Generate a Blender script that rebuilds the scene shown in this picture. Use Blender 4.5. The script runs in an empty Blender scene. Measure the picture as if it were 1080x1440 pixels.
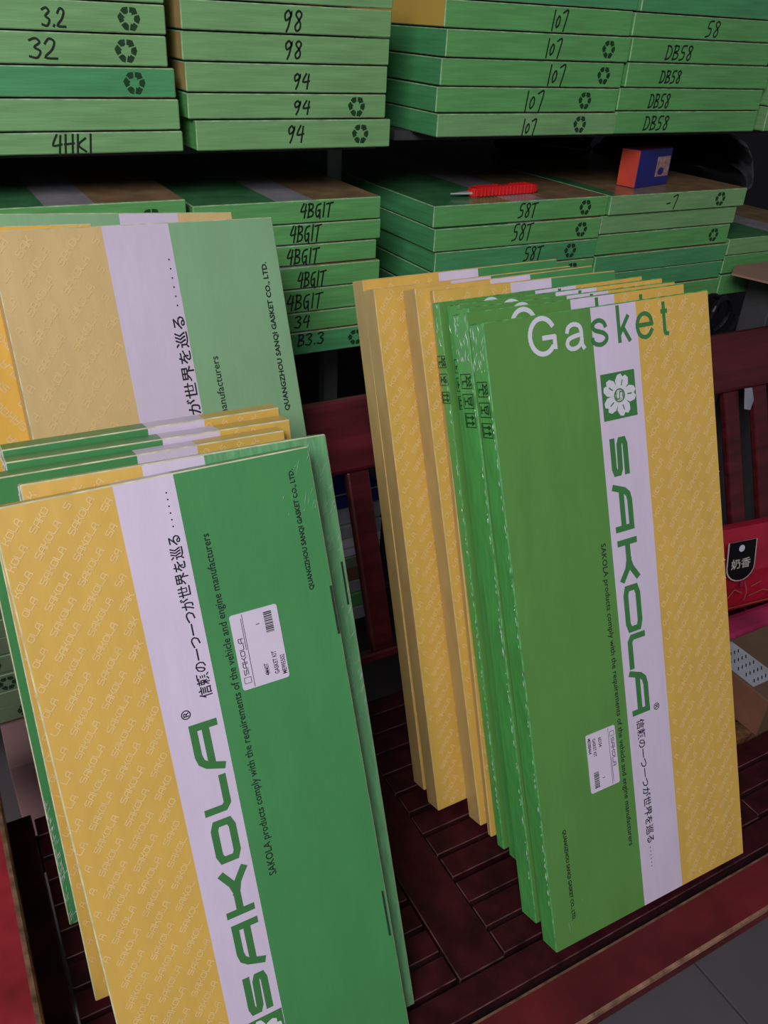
import bpy, bmesh, math, random
from mathutils import Matrix, Vector
random.seed(7)
SC = bpy.context.scene
COL = SC.collection
PI = math.pi

# ------------------------------------------------------------------ camera
# metres; z = 0 is the bench seat, the floor lies at z = -0.42
cam_d = bpy.data.cameras.new('camera'); cam = bpy.data.objects.new('camera', cam_d); COL.objects.link(cam)
cam_d.sensor_fit = 'VERTICAL'; cam_d.sensor_height = 36.0; cam_d.lens = 29.281
cam_d.clip_start = 0.02; cam_d.clip_end = 60
CR = Matrix(((0.875498, 0.211455, -0.434499), (-0.480955, 0.468298, -0.741201), (0.046744, 0.857895, 0.511695)))
cam.matrix_world = Matrix.Translation((0, 0, 0.851)) @ CR.to_4x4()
SC.camera = cam

# ------------------------------------------------------------------ world, lights, exposure
W_ = bpy.data.worlds.new('world'); SC.world = W_; W_.use_nodes = True
bg = W_.node_tree.nodes['Background']; bg.inputs[0].default_value = (0.86, 0.84, 0.95, 1); bg.inputs[1].default_value = 0.10

def area(name, loc, aim, sx, sy, power, col):
    l = bpy.data.lights.new(name, 'AREA'); l.shape = 'RECTANGLE'; l.size = sx; l.size_y = sy; l.energy = power; l.color = col
    o = bpy.data.objects.new(name, l); COL.objects.link(o); o.location = loc
    o.rotation_euler = (Vector(aim) - Vector(loc)).to_track_quat('-Z', 'Y').to_euler(); return o

# daylight through the open shop front, behind and to the left of the camera
area('shopfront_daylight', (-0.95, -0.85, 1.95), (0.30, 0.80, 0.35), 1.0, 0.9, 47, (0.97, 0.95, 1.0))
SC.view_settings.view_transform = 'Standard'; SC.view_settings.look = 'None'
SC.view_settings.gamma = 1.0; SC.view_settings.use_curve_mapping = False; SC.view_settings.exposure = 0.0

# ------------------------------------------------------------------ materials
def srgb(r, g, b):
    f = lambda c: (c / 12.92 if c <= 0.04045 else ((c + 0.055) / 1.055) ** 2.4)
    return (f(r / 255), f(g / 255), f(b / 255), 1)

MATS = {}
def mat(name, col, rough=0.5, var=0.12, vscale=30, coat=0.0, bump=0.0, bscale=60, stretch=(1, 1, 1), metal=0.0, spec=0.5, alpha=1.0, coat_rough=0.15):
    if name in MATS: return MATS[name]
    m = bpy.data.materials.new(name); m.use_nodes = True; nt = m.node_tree; b = nt.nodes['Principled BSDF']
    tc = nt.nodes.new('ShaderNodeTexCoord'); mp = nt.nodes.new('ShaderNodeMapping'); mp.inputs['Scale'].default_value = stretch
    nt.links.new(tc.outputs['Object'], mp.inputs[0])
    nz = nt.nodes.new('ShaderNodeTexNoise'); nz.inputs['Scale'].default_value = vscale; nz.inputs['Detail'].default_value = 4
    nt.links.new(mp.outputs[0], nz.inputs['Vector'])
    rp = nt.nodes.new('ShaderNodeValToRGB')
    c = Vector(col[:3])
    rp.color_ramp.elements[0].position = 0.3; rp.color_ramp.elements[1].position = 0.7
    rp.color_ramp.elements[0].color = (*(c * (1 - var)), 1); rp.color_ramp.elements[1].color = (*[min(1, x) for x in c * (1 + var)], 1)
    nt.links.new(nz.outputs['Fac'], rp.inputs[0]); nt.links.new(rp.outputs[0], b.inputs['Base Color'])
    b.inputs['Roughness'].default_value = rough; b.inputs['Metallic'].default_value = metal
    b.inputs['Specular IOR Level'].default_value = spec
    b.inputs['Coat Weight'].default_value = coat; b.inputs['Coat Roughness'].default_value = coat_rough
    b.inputs['Alpha'].default_value = alpha
    if bump:
        n2 = nt.nodes.new('ShaderNodeTexNoise'); n2.inputs['Scale'].default_value = bscale; n2.inputs['Detail'].default_value = 3
        nt.links.new(mp.outputs[0], n2.inputs['Vector'])
        bp = nt.nodes.new('ShaderNodeBump'); bp.inputs['Strength'].default_value = bump; bp.inputs['Distance'].default_value = 0.002
        nt.links.new(n2.outputs['Fac'], bp.inputs['Height']); nt.links.new(bp.outputs[0], b.inputs['Normal'])
        if coat: nt.links.new(bp.outputs[0], b.inputs['Coat Normal'])
    MATS[name] = m; return m

FILM = dict(rough=0.45, coat=0.35, bump=0.25, bscale=22, stretch=(3, 1, 1), coat_rough=0.22)
YEL = mat('yellow_print', (0.75, 0.475, 0.095, 1), var=0.05, vscale=14, **FILM)
WHT = mat('white_print', (0.74, 0.635, 0.79, 1), var=0.03, vscale=14, **FILM)
GRN = mat('green_print', (0.068, 0.298, 0.092, 1), var=0.06, vscale=9, **FILM)
GRN2 = mat('warm_lit_green_print', (0.115, 0.31, 0.066, 1), var=0.06, vscale=9, **FILM)  # same green print, warmer light on the right group mixed into it
PYL = mat('glare_paled_yellow_print', (0.76, 0.54, 0.23, 1), var=0.05, vscale=14, **FILM)  # glare of the wrapping film is mixed into this yellow
PGR = mat('glare_paled_green_print', (0.26, 0.49, 0.26, 1), var=0.05, vscale=9, **FILM)  # film sheen lightens this green in the colour itself
BYL = mat('bright_yellow_print', (0.86, 0.50, 0.07, 1), var=0.05, vscale=14, **FILM)
GRS = mat('green_side_print', (0.10, 0.46, 0.10, 1), var=0.10, vscale=40, rough=0.4, coat=0.5, bump=0.6, bscale=80, stretch=(1, 1, 0.4), coat_rough=0.10)
YSD = mat('yellow_side_print', (0.55, 0.37, 0.14, 1), var=0.10, vscale=60, rough=0.45, coat=0.35, bump=0.3, bscale=40, stretch=(1, 1, 0.3), coat_rough=0.22)
EDG = mat('worn_carton_edge', (0.66, 0.66, 0.42, 1), rough=0.6, var=0.3, vscale=60)
EDGG = mat('plain_green_edge', (0.10, 0.36, 0.10, 1), rough=0.5, var=0.5, vscale=90)
EDGY = mat('plain_yellow_edge', (0.68, 0.46, 0.17, 1), rough=0.5, var=0.2, vscale=60)
EDG2 = mat('worn_green_edge', (0.30, 0.50, 0.25, 1), rough=0.6, var=0.4, vscale=60)
END = mat('pale_green_end', (0.215, 0.455, 0.175, 1), var=0.15, vscale=9, rough=0.5, coat=0.2, bump=0.15, bscale=30, stretch=(1.2, 16, 1), coat_rough=0.3)
END2 = mat('green_end', (0.135, 0.435, 0.125, 1), var=0.15, vscale=9, rough=0.5, coat=0.2, bump=0.15, bscale=30, stretch=(1.2, 16, 1), coat_rough=0.3)
END3 = mat('deep_green_end', (0.085, 0.37, 0.14, 1), var=0.15, vscale=9, rough=0.5, coat=0.2, bump=0.15, bscale=30, stretch=(1.2, 16, 1), coat_rough=0.3)
TOPG = mat('shaded_green_top', (0.07, 0.26, 0.10, 1), rough=0.35, var=0.2, coat=0.3)  # all three top tones darkened: shade under the upper stacks is in the colour
TOPW = mat('shaded_grey_top', (0.38, 0.37, 0.39, 1), rough=0.35, var=0.2, coat=0.3)
TOPY = mat('shaded_tan_top', (0.34, 0.22, 0.11, 1), rough=0.35, var=0.25, coat=0.3)
FGR = mat('film_hazed_green', (0.15, 0.40, 0.17, 1), rough=0.35, var=0.18, vscale=60, coat=0.5, bump=0.6, bscale=60, stretch=(3, 1, 0.6), coat_rough=0.15)  # green lightened for film haze, offsetting the front carton's shade
OLV = mat('olive_green_end', (0.20, 0.27, 0.15, 1), var=0.1, rough=0.55)
GRY = mat('grey_carton_end', (0.36, 0.37, 0.42, 1), var=0.15, rough=0.55)
BRN = mat('brown_carton_end', (0.24, 0.10, 0.06, 1), var=0.15, rough=0.6)
INK = mat('black_marker_ink', (0.012, 0.02, 0.012, 1), rough=0.5, var=0.2)
DGI = mat('dark_green_ink', (0.012, 0.055, 0.018, 1), rough=0.5, var=0.3, vscale=200)
TXT = mat('black_print_ink', (0.02, 0.022, 0.03, 1), rough=0.4, var=0.1)
GPI = mat('green_print_ink', (0.055, 0.225, 0.062, 1), rough=0.4, var=0.06, coat=0.3)
WPI = mat('white_print_ink', (0.74, 0.74, 0.80, 1), rough=0.4, var=0.03, coat=0.3)
PPI = mat('pale_pattern_ink', (0.82, 0.58, 0.24, 1), rough=0.45, var=0.08, vscale=90)
STK = mat('sticker_paper', (0.74, 0.66, 0.79, 1), rough=0.45, var=0.02)
SLT = mat('dark_slot', (0.02, 0.03, 0.02, 1), rough=0.8)
WOOD = mat('red_lacquered_wood', (0.095, 0.0095, 0.014, 1), rough=0.38, var=0.45, vscale=18, coat=0.3, bump=0.2, bscale=40, stretch=(0.25, 3, 3), coat_rough=0.3)
WOODF = mat('front_rail_wood', (0.115, 0.010, 0.014, 1), rough=0.5, var=0.4, vscale=12, spec=0.3, coat=0.1, bump=0.2, bscale=40, coat_rough=0.3)
WOODS = mat('red_slat_wood', (0.036, 0.0040, 0.0065, 1), rough=0.6, var=0.5, vscale=30, spec=0.15, coat=0.08, bump=0.3, bscale=60, coat_rough=0.3)
WOODA = mat('lit_red_arm_wood', (0.30, 0.022, 0.030, 1), rough=0.35, var=0.4, vscale=14, coat=0.3, bump=0.2, bscale=30, coat_rough=0.3)  # same bench wood, strong light from the left put into the red
WEAR = mat('worn_wood_edge', (0.22, 0.115, 0.07, 1), rough=0.6, var=0.6, vscale=70)
WEARS = mat('scuffed_highlight_edge', (0.085, 0.035, 0.035, 1), rough=0.5, var=0.8, vscale=60)  # slat edge highlights painted in along with the scuffs
CARV = mat('carved_seat_panel', (0.16, 0.075, 0.03, 1), rough=0.5, var=0.7, vscale=55, bump=0.8, bscale=50)
STEEL = mat('grey_steel', (0.16, 0.17, 0.17, 1), rough=0.5, var=0.1, metal=0.3)
BOARD = mat('dark_shelf_board', (0.05, 0.05, 0.055, 1), rough=0.7, var=0.2)
WALLM = mat('dull_wall_paint', (0.022, 0.022, 0.026, 1), rough=0.9, var=0.1, vscale=3)
TILE = mat('grey_floor_tile', (0.13, 0.115, 0.12, 1), rough=0.35, var=0.1, vscale=6)
GROUT = mat('dark_grout', (0.03, 0.03, 0.03, 1), rough=0.9)
REDP = mat('red_knife_plastic', (0.80, 0.018, 0.02, 1), rough=0.35, var=0.05)
BLADE = mat('knife_blade_steel', (0.7, 0.7, 0.7, 1), rough=0.45, metal=0.4)
CRDD = mat('brown_cardboard', (0.13, 0.075, 0.04, 1), rough=0.8, var=0.1, vscale=20)
CRD = mat('tan_cardboard', (0.34, 0.20, 0.14, 1), rough=0.8, var=0.08, vscale=20)
CRP = mat('pinkish_cardboard', (0.48, 0.27, 0.27, 1), rough=0.7, var=0.08, vscale=20)
CRG = mat('grey_cardboard', (0.075, 0.07, 0.075, 1), rough=0.8, var=0.1)
BLK = mat('black_plastic', (0.006, 0.006, 0.008, 1), spec=0.3, rough=0.32, var=0.2, bump=0.6, bscale=25)
BAGR = mat('red_gift_bag_paper', (0.42, 0.012, 0.035, 1), rough=0.3, var=0.3, vscale=14, coat=0.3, bump=0.6, bscale=18)
BAGP = mat('pink_bag_paper', (0.36, 0.02, 0.085, 1), rough=0.4, var=0.3, vscale=18, bump=0.5, bscale=20)
GLD = mat('faded_gold_print', (0.30, 0.12, 0.05, 1), rough=0.5, var=0.3)
CLR = mat('pale_print', (0.55, 0.50, 0.45, 1), rough=0.5, var=0.2)
BLUE = mat('blue_box_card', (0.015, 0.025, 0.22, 1), rough=0.4, var=0.1)
REDB = mat('orange_red_box_card', (0.75, 0.09, 0.05, 1), rough=0.4, var=0.1)
DRD = mat('dark_red_box_card', (0.22, 0.015, 0.02, 1), rough=0.4, var=0.1)
PIC = mat('box_picture', (0.42, 0.26, 0.24, 1), rough=0.4, var=0.4, vscale=120)

# ------------------------------------------------------------------ helpers
def obj(name, me, parent=None, mats=(), kind=None):
    o = bpy.data.objects.new(name, me); COL.objects.link(o)
    for m in mats: me.materials.append(m)
    if parent is not None: o.parent = parent
    if kind: o['kind'] = kind
    return o

def tag(o, label, cat, group=None):
    o['label'] = label; o['category'] = cat
    if group: o['group'] = group
    return o

def empty(name, loc, label=None, cat=None, group=None, rot=(0, 0, 0)):
    o = bpy.data.objects.new(name, None); COL.objects.link(o); o.location = loc; o.rotation_euler = rot
    o.empty_display_size = 0.05
    if label: tag(o, label, cat, group)
    return o

def me_from(verts, faces, name='mesh'):
    me = bpy.data.meshes.new(name); me.from_pydata(verts, [], faces); me.update(); return me

def bm_box(bm, lo, hi, bev=0.0, mi=0, bmi=None):
    vs = [bm.verts.new((x, y, z)) for x in (lo[0], hi[0]) for y in (lo[1], hi[1]) for z in (lo[2], hi[2])]
    fs = [bm.faces.new([vs[i] for i in q]) for q in ((0, 1, 3, 2), (4, 6, 7, 5), (0, 4, 5, 1), (2, 3, 7, 6), (0, 2, 6, 4), (1, 5, 7, 3))]
    for f in fs: f.material_index = mi
    if bev:
        es = list({e for f in fs for e in f.edges})
        bmesh.ops.bevel(bm, geom=es, offset=bev, segments=1 if bev < 0.004 else 2, affect='EDGES', profile=0.5, material=-1 if bmi is None else bmi)

def box_obj(name, lo, hi, m, parent=None, bev=0.0, edge=None, kind=None, matrix=None):
    bm = bmesh.new(); bm_box(bm, lo, hi, bev, 0, 1 if edge else None)
    me = bpy.data.meshes.new(name); bm.to_mesh(me); bm.free()
    o = obj(name, me, parent, [m] + ([edge] if edge else []), kind)
    if matrix is not None: o.matrix_local = matrix
    return o

def tube(pts, rad, n=8):
    V = []; F = []; N = len(pts); P = [Vector(p) for p in pts]
    for i, p in enumerate(P):
        t = (P[min(i + 1, N - 1)] - P[max(i - 1, 0)]).normalized()
        a = t.orthogonal().normalized() if i == 0 else (a - t * a.dot(t)).normalized()
        b = t.cross(a); r = rad[i] if isinstance(rad, (list, tuple)) else rad
        for k in range(n):
            q = 2 * PI * k / n; V.append(p + a * (r * math.cos(q)) + b * (r * math.sin(q)))
    for i in range(N - 1):
        for k in range(n):
            F.append((i * n + k, i * n + (k + 1) % n, (i + 1) * n + (k + 1) % n, (i + 1) * n + k))
    F.append(tuple(range(n - 1, -1, -1))); F.append(tuple(range((N - 1) * n, N * n)))
    return me_from(V, F)

# ---- flat print: everything is made in (a, b) = (along, up) and mapped onto a carton face
def ribbon(polys, w, cap=0.5):
    """strips of width w along polylines, mitred at the joints; third value = layer height of the stroke"""
    V = []; F = []
    for li, P in enumerate(polys):
        Q = [Vector(P[0])]
        for p in P[1:]:
            if (Vector(p) - Q[-1]).length > 1e-7: Q.append(Vector(p))
        closed = len(Q) > 3 and (Q[0] - Q[-1]).length < 1e-6
        if closed: Q = Q[:-1]
        n = len(Q)
        if n < 2: continue
        D = [(Q[(i + 1) % n] - Q[i]).normalized() for i in range(n)]
        k = len(V); lay = (li % 6) * 5e-5
        for i in range(n):
            if closed or 0 < i < n - 1:
                d0, d1 = D[i - 1], D[i]; n0 = Vector((-d0.y, d0.x)); n1 = Vector((-d1.y, d1.x)); m = n0 + n1
                m = n0 if m.length < 0.2 else m / m.length
                m = m / max(m.dot(n0), 0.45); p = Q[i]
            elif i == 0: m = Vector((-D[0].y, D[0].x)); p = Q[0] - D[0] * w * cap
            else: m = Vector((-D[i - 1].y, D[i - 1].x)); p = Q[i] + D[i - 1] * w * cap
            for sg in (-1, 1):
                v = p + m * (sg * w / 2); V.append((v.x, v.y, lay))
        for i in range(n if closed else n - 1):
            j = (i + 1) % n; F.append((k + 2 * i, k + 2 * j, k + 2 * j + 1, k + 2 * i + 1))
    return V, F

def smooth(P, n=5):
    if len(P) < 3: return P
    Q = [Vector(p) for p in P]; closed = (Q[0] - Q[-1]).length < 1e-6; out = []
    for i in range(len(Q) - 1):
        p0 = Q[i - 1] if i > 0 else (Q[-2] if closed else Q[0]); p1 = Q[i]; p2 = Q[i + 1]
        p3 = Q[i + 2] if i + 2 < len(Q) else (Q[1] if closed else Q[-1])
        for k in range(n):
            t = k / n
            out.append(tuple(0.5 * ((2 * p1) + (p2 - p0) * t + (2 * p0 - 5 * p1 + 4 * p2 - p3) * t * t + (3 * p1 - p0 - 3 * p2 + p3) * t ** 3)))
    return out + [tuple(Q[-1])]

GL = {  # squared wordmark letters in a unit square
    'S': [[(1, 1), (.14, 1), (0, .9), (0, .62), (.12, .52), (.88, .48), (1, .38), (1, .1), (.86, 0), (0, 0)]],
    'A': [[(0, -.12), (.1, .62), (.2, .9), (.36, 1), (1, 1), (1, -.12)], [(.16, .36), (.9, .36)]],
    'K': [[(0, -.1), (0, 1.1)], [(.1, .5), (.5, .5), (.72, .66), (.98, 1.08)], [(.5, .5), (.74, .34), (1, -.08)]],
    'O': [[(.16, 1), (.84, 1), (1, .86), (1, .14), (.84, 0), (.16, 0), (0, .14), (0, .86), (.16, 1)]],
    'L': [[(0, 1.1), (0, .2), (.16, 0), (1.08, 0)]],
}
def arc(cx, cy, rx, ry, a0, a1, n=22):
    return [(cx + rx * math.cos(math.radians(a0 + (a1 - a0) * i / n)), cy + ry * math.sin(math.radians(a0 + (a1 - a0) * i / n))) for i in range(n + 1)]
SANS = {  # plain grotesque letters, cap height 1, drawn as centre lines
    'G': [arc(.44, .5, .37, .45, 32, 318) + [(.79, .19), (.79, .45)], [(.79, .45), (.46, .45)]],
    'a': [smooth([(.08, .50), (.13, .62), (.28, .68), (.43, .62), (.48, .48), (.48, .16), (.53, .04)], 4), smooth([(.48, .40), (.28, .37), (.11, .31), (.06, .18), (.14, .07), (.29, .06), (.42, .14), (.48, .27)], 4)],
    's': [smooth([(.44, .51), (.39, .62), (.26, .68), (.12, .63), (.08, .52), (.15, .43), (.35, .35), (.45, .25), (.43, .13), (.30, .05), (.15, .07), (.07, .14), (.05, .22)], 4)],
    'k': [[(.06, .04), (.06, .96)], [(.10, .26), (.47, .68)], [(.22, .42), (.49, .04)]],
    'e': [[(.10, .38), (.49, .38)], smooth([(.49, .38), (.45, .56), (.35, .66), (.24, .67), (.12, .58), (.06, .38), (.11, .15), (.24, .05), (.38, .08), (.48, .22)], 4)],
    't': [smooth([(.15, .88), (.15, .5), (.15, .2), (.18, .07), (.30, .04)], 4), [(.05, .66), (.27, .66)]],
}
HW = {  # hand-written signs, unit box
    '3': [[(0, .9), (.5, 1), (.85, .8), (.4, .55), (.9, .35), (.6, .02), (0, .08)]],
    '2': [[(0, .75), (.35, 1), (.8, .85), (.6, .45), (0, .05), (1, .0)]],
    '.': [[(.45, .02), (.55, .06)]],
    '4': [[(.45, 1), (.05, .45), (.95, .5)], [(.85, .95), (.72, -.02)]],
    'H': [[(.1, 1), (.05, 0)], [(.0, .5), (.95, .55)], [(.85, 1), (.8, 0)]],
    'K': [[(.1, 1), (.05, 0)], [(.9, .8), (.15, .45), (.95, .1)]],
    '1': [[(.55, 1), (.45, 0)]],
    '9': [[(.85, .75), (.5, 1), (.1, .8), (.25, .5), (.8, .7), (.85, .9), (.65, .3), (.4, -.05)]],
    '8': [[(.85, .85), (.45, 1), (.15, .8), (.75, .4), (.7, .08), (.3, 0), (.15, .25), (.6, .55), (.85, .85)]],
    '0': [[(.5, .72), (.15, .45), (.3, .15), (.75, .3), (.8, .6), (.5, .72)]],
    '7': [[(.0, .9), (.9, 1), (.55, -.02)]],
    'D': [[(.1, .95), (.05, 0)], [(-.05, .95), (.6, .9), (.95, .5), (.6, .08), (-.05, .0)]],
    'B': [[(.15, 1), (.08, 0)], [(.0, .95), (.7, .95), (.75, .65), (.2, .52), (.85, .4), (.8, .1), (.0, 0)]],
    '5': [[(.95, 1), (.3, .95), (.2, .55), (.75, .5), (.7, .1), (.05, -.02)]],
    'G': [[(.8, .95), (.25, .85), (.05, .4), (.35, 0), (.75, .2), (.75, .5), (.45, .45)], [(.75, .5), (.85, -.1)]],
    'T': [[(-.05, .92), (1.05, 1.0)], [(.55, .95), (.4, -.05)]],
    '-': [[(.1, .4), (.8, .45)]],
}
def word_strokes(s, tab, adv=1.35, widths={}):
    P = []; x = 0
    for ch in s:
        w = widths.get(ch, 1.0)
        for p in tab[ch]: P.append(smooth([(x + a * w, b) for a, b in p], 4))
        x += w + adv - 1
    return P, x - (adv - 1)

def rib3(V, F, place):
    out = []
    for v in V:
        p = place(v[0], v[1]); out.append((p[0], p[1] - (v[2] if len(v) > 2 else 0), p[2]))
    return me_from(out, F)

_txt = {}
def text_shape(s, bold=0.0, res=3):
    k = (s, bold, res)
    if k not in _txt:
        cu = bpy.data.curves.new('t', 'FONT'); cu.body = s; cu.offset = bold; cu.resolution_u = res
        o = bpy.data.objects.new('t', cu); COL.objects.link(o)
        dg = bpy.context.evaluated_depsgraph_get(); me = bpy.data.meshes.new_from_object(o.evaluated_get(dg))
        V = [(v.co.x, v.co.y) for v in me.vertices]; F = [tuple(p.vertices) for p in me.polygons]
        bpy.data.objects.remove(o); bpy.data.curves.remove(cu); bpy.data.meshes.remove(me)
        _txt[k] = (V, F)
    return _txt[k]
_c = text_shape('H'); CAP = max(v[1] for v in _c[0])

def text_part(parent, name, s, m, place, length=None, cap=None, bold=0.0, res=3):
    V, F = text_shape(s, bold, res)
    x0 = min(v[0] for v in V); x1 = max(v[0] for v in V)
    sx = length / (x1 - x0) if length else cap / CAP; sy = cap / CAP if cap else sx
    return obj(name, rib3([((a - x0) * sx, b * sy) for a, b in V], F, place), parent, [m])

def at(u, v, d, e=0.0004):
    """print placed with its start at (u, v) on the front face, reading direction d"""
    if d == 'right': return lambda a, b: (u + a, -e, v + b)
    if d == 'left': return lambda a, b: (u - a, -e, v - b)
    if d == 'up': return lambda a, b: (u - b, -e, v + a)
    return lambda a, b: (u + b, -e, v - a)

def shape_part(parent, name, pts_list, m, place):
    V = []; F = []
    for P in pts_list:
        k = len(V); V += P; F.append(tuple(range(k, k + len(P))))
    return obj(name, rib3(V, F, place), parent, [m])

def recycle_shape():
    V = []; F = []
    def pol(r, a): return (r * math.cos(math.radians(a)), r * math.sin(math.radians(a)))
    for k in range(3):
        b = 90 - 120 * k
        for P in ([pol(.50, b + 6), pol(.92, b + 4), pol(1.0, b + 30), pol(.98, b + 50), pol(.56, b + 54), pol(.42, b + 30)],
                  [pol(.50, b - 8), pol(.92, b - 6), pol(1.0, b - 28), pol(1.06, b - 38), pol(.90, b - 62), pol(.36, b - 40), pol(.52, b - 34)]):
            i = len(V); V += P; F.append(tuple(range(i, i + len(P))))
    return V, F
RECV, RECF = recycle_shape()

# ------------------------------------------------------------------ the carton
def carton_mesh(W, L, T, stripes, left, right, bottom, back=None, bev=0.0011, edge=EDG):
    """local x = width, y = thickness (y=0 is the printed face), z = length"""
    bm = bmesh.new(); xs = [0] + [s[0] for s in stripes]; mats = []
    def mi(m):
        if m not in mats: mats.append(m)
        return mats.index(m)
    g = {(i, y, z): bm.verts.new((x, y, z)) for i, x in enumerate(xs) for y in (0, T) for z in (0, L)}
    n = len(xs) - 1
    for i in range(n):
        m = mi(stripes[i][1]); mb = mi(back or stripes[i][1]); mz = mi(bottom or stripes[i][1])
        A = lambda *k: g[k]
        for q, k in (((A(i, 0, 0), A(i + 1, 0, 0), A(i + 1, 0, L), A(i, 0, L)), m), ((A(i, T, 0), A(i, T, L), A(i + 1, T, L), A(i + 1, T, 0)), mb),
                     ((A(i, 0, 0), A(i, T, 0), A(i + 1, T, 0), A(i + 1, 0, 0)), mz), ((A(i, 0, L), A(i + 1, 0, L), A(i + 1, T, L), A(i, T, L)), mz)):
            bm.faces.new(q).material_index = k
    bm.faces.new((g[0, 0, 0], g[0, 0, L], g[0, T, L], g[0, T, 0])).material_index = mi(left)
    bm.faces.new((g[n, 0, 0], g[n, T, 0], g[n, T, L], g[n, 0, L])).material_index = mi(right)
    es = [e for e in bm.edges if len(e.link_faces) == 2 and e.link_faces[0].normal.dot(e.link_faces[1].normal) < 0.5]
    bm.normal_update()
    es = [e for e in bm.edges if len(e.link_faces) == 2 and e.calc_face_angle(0) > 0.5]
    bmesh.ops.bevel(bm, geom=es, offset=bev, segments=1, affect='EDGES', material=mi(edge))
    me = bpy.data.meshes.new('carton'); bm.to_mesh(me); bm.free()
    for m in mats: me.materials.append(m)
    return me

def pattern(parent, x0, x1, L, flip=False, k=1.0, z1=None):
    """the small repeated wordmark printed over the yellow field, in diagonal rows"""
    ang = math.radians(50 if not flip else 128); ca, sa = math.cos(ang), math.sin(ang)
    h = 0.0046 * k; w = 0.0042 * k; step = 0.0440 * k; row = 0.0128 * k
    V = []; F = []; N = int((L + (x1 - x0)) / row) + 4
    shapes = {c: ribbon([[(a * w, b * h) for a, b in p] for p in GL[c]], h * 0.22) for c in 'SAKOL'}
    for r in range(-N, N):
        off = (r * 0.37 % 1) * step
        for s in range(-N, N):
            for i, ch in enumerate('SAKOLA'):
                a0 = s * step + off + i * w * 1.32; b0 = r * row
                cx = (x0 + x1) / 2 + (a0 + w / 2) * ca - (b0 + h / 2) * sa; cz = L / 2 + (a0 + w / 2) * sa + (b0 + h / 2) * ca
                if not (x0 + h * .9 < cx < x1 - h * .9 and 0.006 < cz < L - 0.006): continue
                if z1 is not None and cz < z1: continue
                v, f = shapes[ch]; n = len(V)
                V += [((x0 + x1) / 2 + (a0 + a) * ca - (b0 + b) * sa, L / 2 + (a0 + a) * sa + (b0 + b) * ca, l * .3) for a, b, l in v]
                F += [tuple(n + q for q in t) for t in f]
    return obj('pattern_print', rib3(V, F, lambda a, b: (a, -0.0003, b)), parent, [PPI], kind='stuff')

WM = {'S': .037, 'A': .0475, 'K': .044, 'O': .052, 'L': .037}
def wordmark(parent, place, spans, h):
    """spans: [(letter, start, end)] along the reading direction"""
    V = []; F = []
    for ch, a0, a1 in spans:
        sw = h * 0.285; w = a1 - a0 - sw
        v, f = ribbon([[(a0 + sw / 2 + x * w, sw / 2 + (h - sw) * y) for x, y in p] for p in GL[ch]], sw)
        n = len(V); V += v; F += [tuple(n + q for q in t) for t in f]
    return obj('wordmark', rib3(V, F, place), parent, [GPI])

def emblem(parent, u, v, w, h, d):
    """white blossom on a green square, centred at (u, v); d turns its top"""
    place0 = at(u, v, d, 0.0004); place1 = at(u, v, d, 0.0007); place2 = at(u, v, d, 0.0010)
    sq = shape_part(parent, 'emblem', [[(-w / 2, -h / 2), (w / 2, -h / 2), (w / 2, h / 2), (-w / 2, h / 2)]], GPI, place0)
    r = min(w, h) * 0.49; P = []
    for k in range(5):
        q = PI / 2 + 2 * PI * k / 5; c, s = math.cos(q), math.sin(q)
        pet = [(0.10, 0), (.34, .26), (.62, .40), (.90, .33), (1.0, .14), (.88, 0), (1.0, -.14), (.90, -.33), (.62, -.40), (.34, -.26)]
        P.append([(r * (a * c - b * s), r * (a * s + b * c)) for a, b in pet])
    P.append([(r * .34 * math.cos(2 * PI * i / 16), r * .34 * math.sin(2 * PI * i / 16)) for i in range(16)])
    shape_part(sq, 'blossom', P, WPI, place1)
    v_, f_ = ribbon([[(r * .2 * (x - .5) * 1.6, r * .26 * (y - .5) * 1.6) for x, y in p] for p in GL['S']] +
                    [[(r * .3 * math.cos(2 * PI * i / 16), r * .3 * math.sin(2 * PI * i / 16)) for i in range(17)]] +
                    [[(r * .5 * math.cos(q), r * .5 * math.sin(q)), (r * .72 * math.cos(q), r * .72 * math.sin(q))] for q in [PI / 2 + 2 * PI * k / 5 for k in range(5)]], r * 0.055)
    obj('blossom_lines', rib3(v_, f_, place2), sq, [GPI])

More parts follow.
